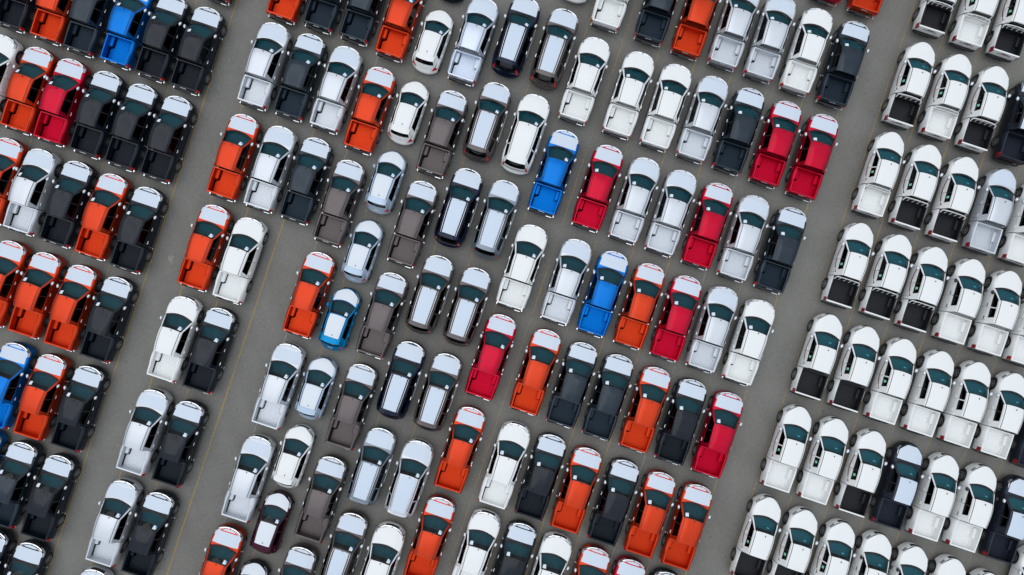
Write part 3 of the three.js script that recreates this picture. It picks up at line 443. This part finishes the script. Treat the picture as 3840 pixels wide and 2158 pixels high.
// ------------------------------------------------------------------ the vehicles, column by column: [kind, paint, x, z]
const COLUMNS = [
  ['left5', [['T','black',-28.82,-17.71], ['T','white',-30.56,-12.41]]],
  ['left4', [['T','orange',-26.68,-16.97], ['T','orange',-28.42,-11.67], ['T','orange',-30.21,-6.34]]],
  ['left3', [['T','graphite',-24.76,-16.25], ['T','red',-26.49,-10.98], ['T','silver',-28.27,-5.70], ['T','orange',-30.03,-0.31]]],
  ['left2', [['T','blue',-22.57,-15.53], ['T','black',-24.38,-10.25], ['T','black',-26.13,-4.98], ['T','orange',-27.98,0.38], ['T','blue',-29.76,5.69], ['T','blue',-31.49,10.79]]],
  ['left1', [['T','black',-20.54,-14.76], ['T','black',-22.32,-9.51], ['T','orange',-24.06,-4.24], ['T','orange',-25.88,1.12], ['T','orange',-27.65,6.37], ['T','graphite',-29.36,11.52], ['T','black',-31.09,16.67]]],
  ['left0', [['T','black',-18.49,-14.02], ['T','black',-20.25,-8.80], ['T','black',-22.00,-3.46], ['T','black',-23.77,1.82], ['T','black',-25.47,7.05], ['T','black',-27.22,12.29], ['T','black',-28.91,17.42], ['T','black',-16.73,-19.37]]],
  ['P', [['T','orange',-12.86,-18.22], ['T','silver',-14.56,-13.11], ['T','orange',-16.35,-7.73], ['T','orange',-18.06,-2.41], ['T','white',-19.86,2.97], ['T','silver',-21.65,8.44], ['T','silver',-23.44,13.78], ['T','silver',-25.14,18.99]]],
  ['Q', [['T','graphite',-10.70,-17.65], ['T','graphite',-12.44,-12.45], ['T','silver',-14.19,-7.04], ['T','white',-16.00,-1.66], ['T','black',-17.76,3.64], ['T','black',-19.56,9.12], ['T','black',-21.33,14.47]]],
  ['R', [['T','graphite',-8.58,-16.94], ['T','silver',-10.32,-11.72], ['T','graphite',-12.09,-6.35]]],
  ['S', [['T','orange',-6.49,-15.99], ['T','orange',-8.33,-10.49], ['T','brown',-10.13,-5.04], ['T','orange',-11.90,0.36], ['T','silver',-13.72,5.74], ['T','silver',-15.50,11.18], ['T','orange',-17.27,16.49]]],
  ['T', [['M','black',-3.24,-18.77], ['M','white',-4.67,-14.54], ['M','white',-6.11,-10.33], ['M','lightblue',-7.46,-6.21], ['M','lightblue',-8.83,-2.13], ['M','cyanblue',-10.18,1.89], ['M','lightblue',-11.57,5.99], ['M','white',-12.93,10.03], ['M','plum',-14.21,13.95], ['M','black',-15.62,18.06]]],
  ['U', [['T','silverblue',-2.25,-14.58], ['T','brown',-4.07,-9.11], ['T','brown',-5.83,-3.81], ['T','brown',-7.61,1.57], ['T','brown',-9.40,6.94], ['T','brown',-11.20,12.37], ['T','brown',-12.97,17.68]]],
  ['V', [['S','navy',0.24,-14.75], ['S','brown',-1.47,-9.71], ['S','navy',-3.15,-4.67], ['S','brown',-4.85,0.44], ['S','navy',-6.54,5.49], ['S','grey',-8.26,10.57], ['S','brown',-9.92,15.56]]],
  ['W', [['S','white',4.23,-19.20], ['S','brown',2.49,-14.04], ['S','white',0.80,-9.02], ['S','grey',-0.96,-3.97], ['S','brown',-2.65,1.16], ['S','brown',-4.37,6.20], ['S','silver',-6.06,11.31], ['S','white',-7.75,16.27]]],
  ['X', [['T','white',6.20,-17.74], ['T','white',4.31,-12.24], ['T','blue',2.49,-6.80], ['T','white',0.62,-1.24], ['T','red',-1.20,4.02], ['T','orange',-3.02,9.46], ['T','orange',-4.81,14.76]]],
  ['Y', [['T','graphite',8.76,-16.91], ['T','white',6.90,-11.40], ['T','red',5.08,-5.92], ['T','silver',3.23,-0.40], ['T','orange',1.43,4.90], ['T','white',-0.40,10.41], ['T','white',-2.16,15.62]]],
  ['K', [['T','orange',10.94,-16.08], ['T','white',9.10,-10.67], ['T','silver',7.25,-5.18], ['T','blue',5.38,0.31], ['T','graphite',3.58,5.66], ['T','black',1.73,11.07], ['T','black',-0.03,16.27]]],
  ['L', [['T','silver',13.13,-15.44], ['T','silver',11.25,-9.97], ['T','silver',9.40,-4.45], ['T','orange',7.53,1.03], ['T','graphite',5.69,6.37], ['T','orange',3.82,11.84], ['T','white',2.06,16.99]]],
  ['N', [['T','silver',15.24,-14.72], ['T','graphite',13.38,-9.27], ['T','red',11.54,-3.69], ['T','red',9.69,1.75], ['T','orange',7.87,7.11], ['T','black',6.02,12.56], ['T','orange',4.29,17.69]]],
  ['O', [['T','red',19.20,-19.32], ['T','white',17.38,-13.95], ['T','red',15.55,-8.50], ['T','silver',13.67,-2.96], ['T','silver',11.83,2.40], ['T','black',9.98,7.83], ['T','orange',8.15,13.27], ['T','red',6.39,18.40]]],
  ['J', [['T','orange',21.40,-18.59], ['T','graphite',19.55,-13.18], ['T','red',17.72,-7.73], ['T','graphite',15.85,-2.26], ['T','white',13.99,3.16], ['T','red',12.14,8.59], ['T','orange',10.31,14.00], ['T','black',8.52,19.13]]],
  ['a', [['HBb','white',25.30,-17.45], ['HBb','white',23.47,-12.03], ['HBw','white',21.67,-6.76], ['HBb','white',19.87,-1.42], ['HNb','white',18.05,3.95], ['HNw','white',16.23,9.35], ['HNb','white',14.44,14.67]]],
  ['b', [['HBw','white',27.46,-16.68], ['HBw','white',25.63,-11.32], ['HBb','white',23.86,-6.01], ['HBb','white',22.11,-0.74], ['HNb','white',20.23,4.66], ['HNw','white',18.40,10.06], ['HNb','white',16.59,15.41]]],
  ['c', [['HBb','white',29.65,-16.06], ['HBb','white',27.80,-10.61], ['HBb','white',26.03,-5.29], ['HBb','white',24.22,-0.01], ['HNw','white',22.39,5.38], ['HNb','white',20.61,10.79], ['HNw','white',18.79,16.14]]],
  ['d', [['HNw','slate',30.03,-9.88], ['HNw','silver',28.24,-4.59], ['HLw','white',26.43,0.70], ['HLw','white',24.59,6.10], ['HNw','slate',22.74,11.54], ['HLw','white',20.93,16.82]]],
  ['e', [['HLw','white',30.39,-3.90], ['HLw','white',28.58,1.39], ['HLw','white',26.74,6.74], ['HLw','white',24.88,12.20], ['HLw','white',23.05,17.55]]],
  ['f', [['HLw','white',30.66,2.07], ['HLw','white',28.89,7.39], ['HLw','white',27.08,12.84], ['HLw','white',25.28,18.27]]],
  ['g', [['HNw','slate',31.04,8.14], ['HNw','slate',29.24,13.53], ['HLw','white',27.36,19.10]]],
  ['h', [['HLw','white',30.17,17.71]]],
];
const KIND = { T: ['pickup_truck', 'pickup', 'narrow-roofed pickups parked nose to tail'], H: ['pickup_truck', 'pickup', 'broad pickups parked across the aisle'], S: ['sport_utility_vehicle', 'suv', 'wagons parked nose to tail'], M: ['hatchback', 'hatchback', 'hatchbacks parked nose to tail'] };
const WORD = { white: 'white', silver: 'silver', silverblue: 'pale silver', black: 'black', graphite: 'dark graphite', orange: 'orange', red: 'crimson', blue: 'bright blue', brown: 'grey brown', navy: 'navy', slate: 'dark slate', grey: 'mid grey', lightblue: 'light blue', cyanblue: 'teal blue', plum: 'plum' };
const SPLIT = new Set(['a2', 'a5', 'b1', 'b5', 'c4', 'c6', 'e3', 'e4']), DARKMIRROR = new Set(['d3', 'e3', 'f5', 'e6', 'd6']);
const taken = {};
const numbered = (n) => { const k = taken[n] = (taken[n] ?? -1) + 1; return k ? `${n}_${String(k).padStart(3, '0')}` : n; };
const rr = rng(77), cars = [];
for (const [col, list] of COLUMNS) list.forEach(([ty, colour, x, z], i) => cars.push({ id: col + (i + ('defgh'.includes(col) ? { d: 1, e: 2, f: 3, g: 4, h: 6 }[col] : 0)), col, ty, colour, x, z, a: x * ACROSS[0] + z * ACROSS[1], l: x * ALONG[0] + z * ALONG[1] }));

function place(c) {
  const K = c.ty[0], left = c.col.startsWith('left'), far = 'YKLNOJ'.includes(c.col);
  const flags = { film: c.colour !== 'white', wraps: K === 'T' && !['white', 'silver', 'silverblue'].includes(c.colour), noticeLeft: K !== 'H' && (left || far), noticeRight: K !== 'H' && !left && !far,
    roofFilm: (K === 'S' && c.colour !== 'white') || (K === 'M' && c.colour !== 'white' && c.colour !== 'black') || (K === 'H' && c.colour === 'slate'), rails: K === 'S' && c.colour !== 'white', bar: c.ty === 'HBb' || c.ty === 'HBw', stripe: K === 'H' && c.ty[1] !== 'L' && c.colour === 'white', chrome: K === 'T' };
  const black = c.ty[2] === 'b', work = c.ty[1] === 'L';
  const slot = { ...(K === 'H' ? { dash: M.dashPale, tail: M.tailDark } : {}), ...(K === 'M' ? { film: M.filmWhite, filmRoof: M.filmWhite } : {}), paint: paint(c.colour), bed: black ? M.liner : bedPaint(c.colour), railMat: black ? M.liner : paint(c.colour), handle: K === 'T' || K === 'S' ? M.chrome : work ? (DARKMIRROR.has(c.id) ? M.trim : paint(c.colour)) : paint(c.colour), mirror: K === 'T' || K === 'S' ? M.mirrorShell : K === 'H' ? (DARKMIRROR.has(c.id) ? M.trim : M.mirrorShell) : paint(c.colour),
    bpillar: SPLIT.has(c.id) ? paint(c.colour) : M.trim, sideGlass: M.privacy,  sealMat: K === 'H' ? paint(c.colour) : M.trim, chromeAlt: M.chrome, rim: M.alloy };
  const root = new THREE.Group(); root.name = numbered(KIND[K][0]);
  const grow = (list, parent) => { for (const p of list) { if (p.only && !flags[p.only]) continue; const m = new THREE.Mesh(p.geo, slot[p.mat] ?? M[p.mat]); m.name = p.name; m.castShadow = m.receiveShadow = true; if (SPLIT.has(c.id) && p.name === 'door_pillar') m.scale.set(1, 1, 1); parent.add(m); grow(p.kids, m); } };
  grow(BODY[K], root);
  root.position.set(c.x, 0, c.z); root.rotation.y = -TURN + (rr() - 0.5) * 0.007;
  scene.add(root);
  return root;
}
// who stands beside, ahead of and behind each vehicle
const near = (c, da, dl) => { let best = null, bd = 1e9; for (const o of cars) { if (o === c) continue; const A = o.a - c.a, L = o.l - c.l, ok = da ? (Math.sign(A) === da && Math.abs(A) < 3.1 && Math.abs(L) < 2.6) : (Math.sign(L) === dl && Math.abs(L) < 6.6 && Math.abs(A) < 1.1); const d = Math.hypot(A, L); if (ok && d < bd) { bd = d; best = o; } } return best; };
const noun = (o) => o ? `${WORD[o.colour]} ${KIND[o.ty[0]][1]}` : 'no vehicle';
const look = (c) => c.ty[0] === 'H' && c.colour === 'white' ? `${c.ty[2] === 'b' ? 'black-bed ' : ''}white pickup${c.ty[1] === 'B' ? ' with sports bar' : ''}` : noun(c);
for (const c of cars) { c.L = near(c, -1, 0); c.R = near(c, 1, 0); c.A = near(c, 0, 1); c.B = near(c, 0, -1); }
const short = (o) => !o ? 'none' : o.ty[0] === 'H' && o.colour === 'white' && o.ty[2] === 'b' ? 'black-bed white' : WORD[o.colour].split(' ').pop() + (o.ty[0] === 'M' ? ' hatchback' : o.ty[0] === 'S' ? ' suv' : '');
const label = (c, n) => [look(c), `left neighbour ${short(c.L)}`, `right neighbour ${short(c.R)}`, `${c.A ? short(c.A) : 'nothing'} ahead`, `${c.B ? short(c.B) : 'nothing'} behind`].slice(0, n).join(', ');
const deep = (c) => [look(c), `left neighbour ${short(c.L)}${c.L ? ' then ' + short(c.L.L) : ''}`, ...(c.L && c.R ? [] : [`right neighbour ${short(c.R)}`]), `${c.A ? short(c.A) : 'nothing'} ahead`, `${c.B ? short(c.B) : 'nothing'} behind`].join(', ');
const ORD = ['first', 'second', 'third', 'fourth', 'fifth', 'sixth', 'seventh', 'eighth'];
const wide = (c) => `${look(c)} in ${ORD['abcdefgh'.indexOf(c.col)]} column from the wide aisle, ${short(c.A)} ahead, ${c.B ? short(c.B) : 'nothing'} behind`;
for (const c of cars) {
  let n = 3; while (n < 5 && cars.some((o) => o !== c && label(o, n) === label(c, n))) n++;
  c.label = label(c, n);
  if (c.ty[0] !== 'H' && n === 5 && cars.some((o) => o !== c && label(o, n) === c.label)) c.label = deep(c);
  if (c.ty[0] === 'H' && cars.some((o) => o !== c && label(o, n) === c.label)) c.label = wide(c);
}
for (const c of cars) { const g = place(c); g.userData = { label: c.label, category: KIND[c.ty[0]][1], group: KIND[c.ty[0]][2] }; }

renderer.render(scene, camera);
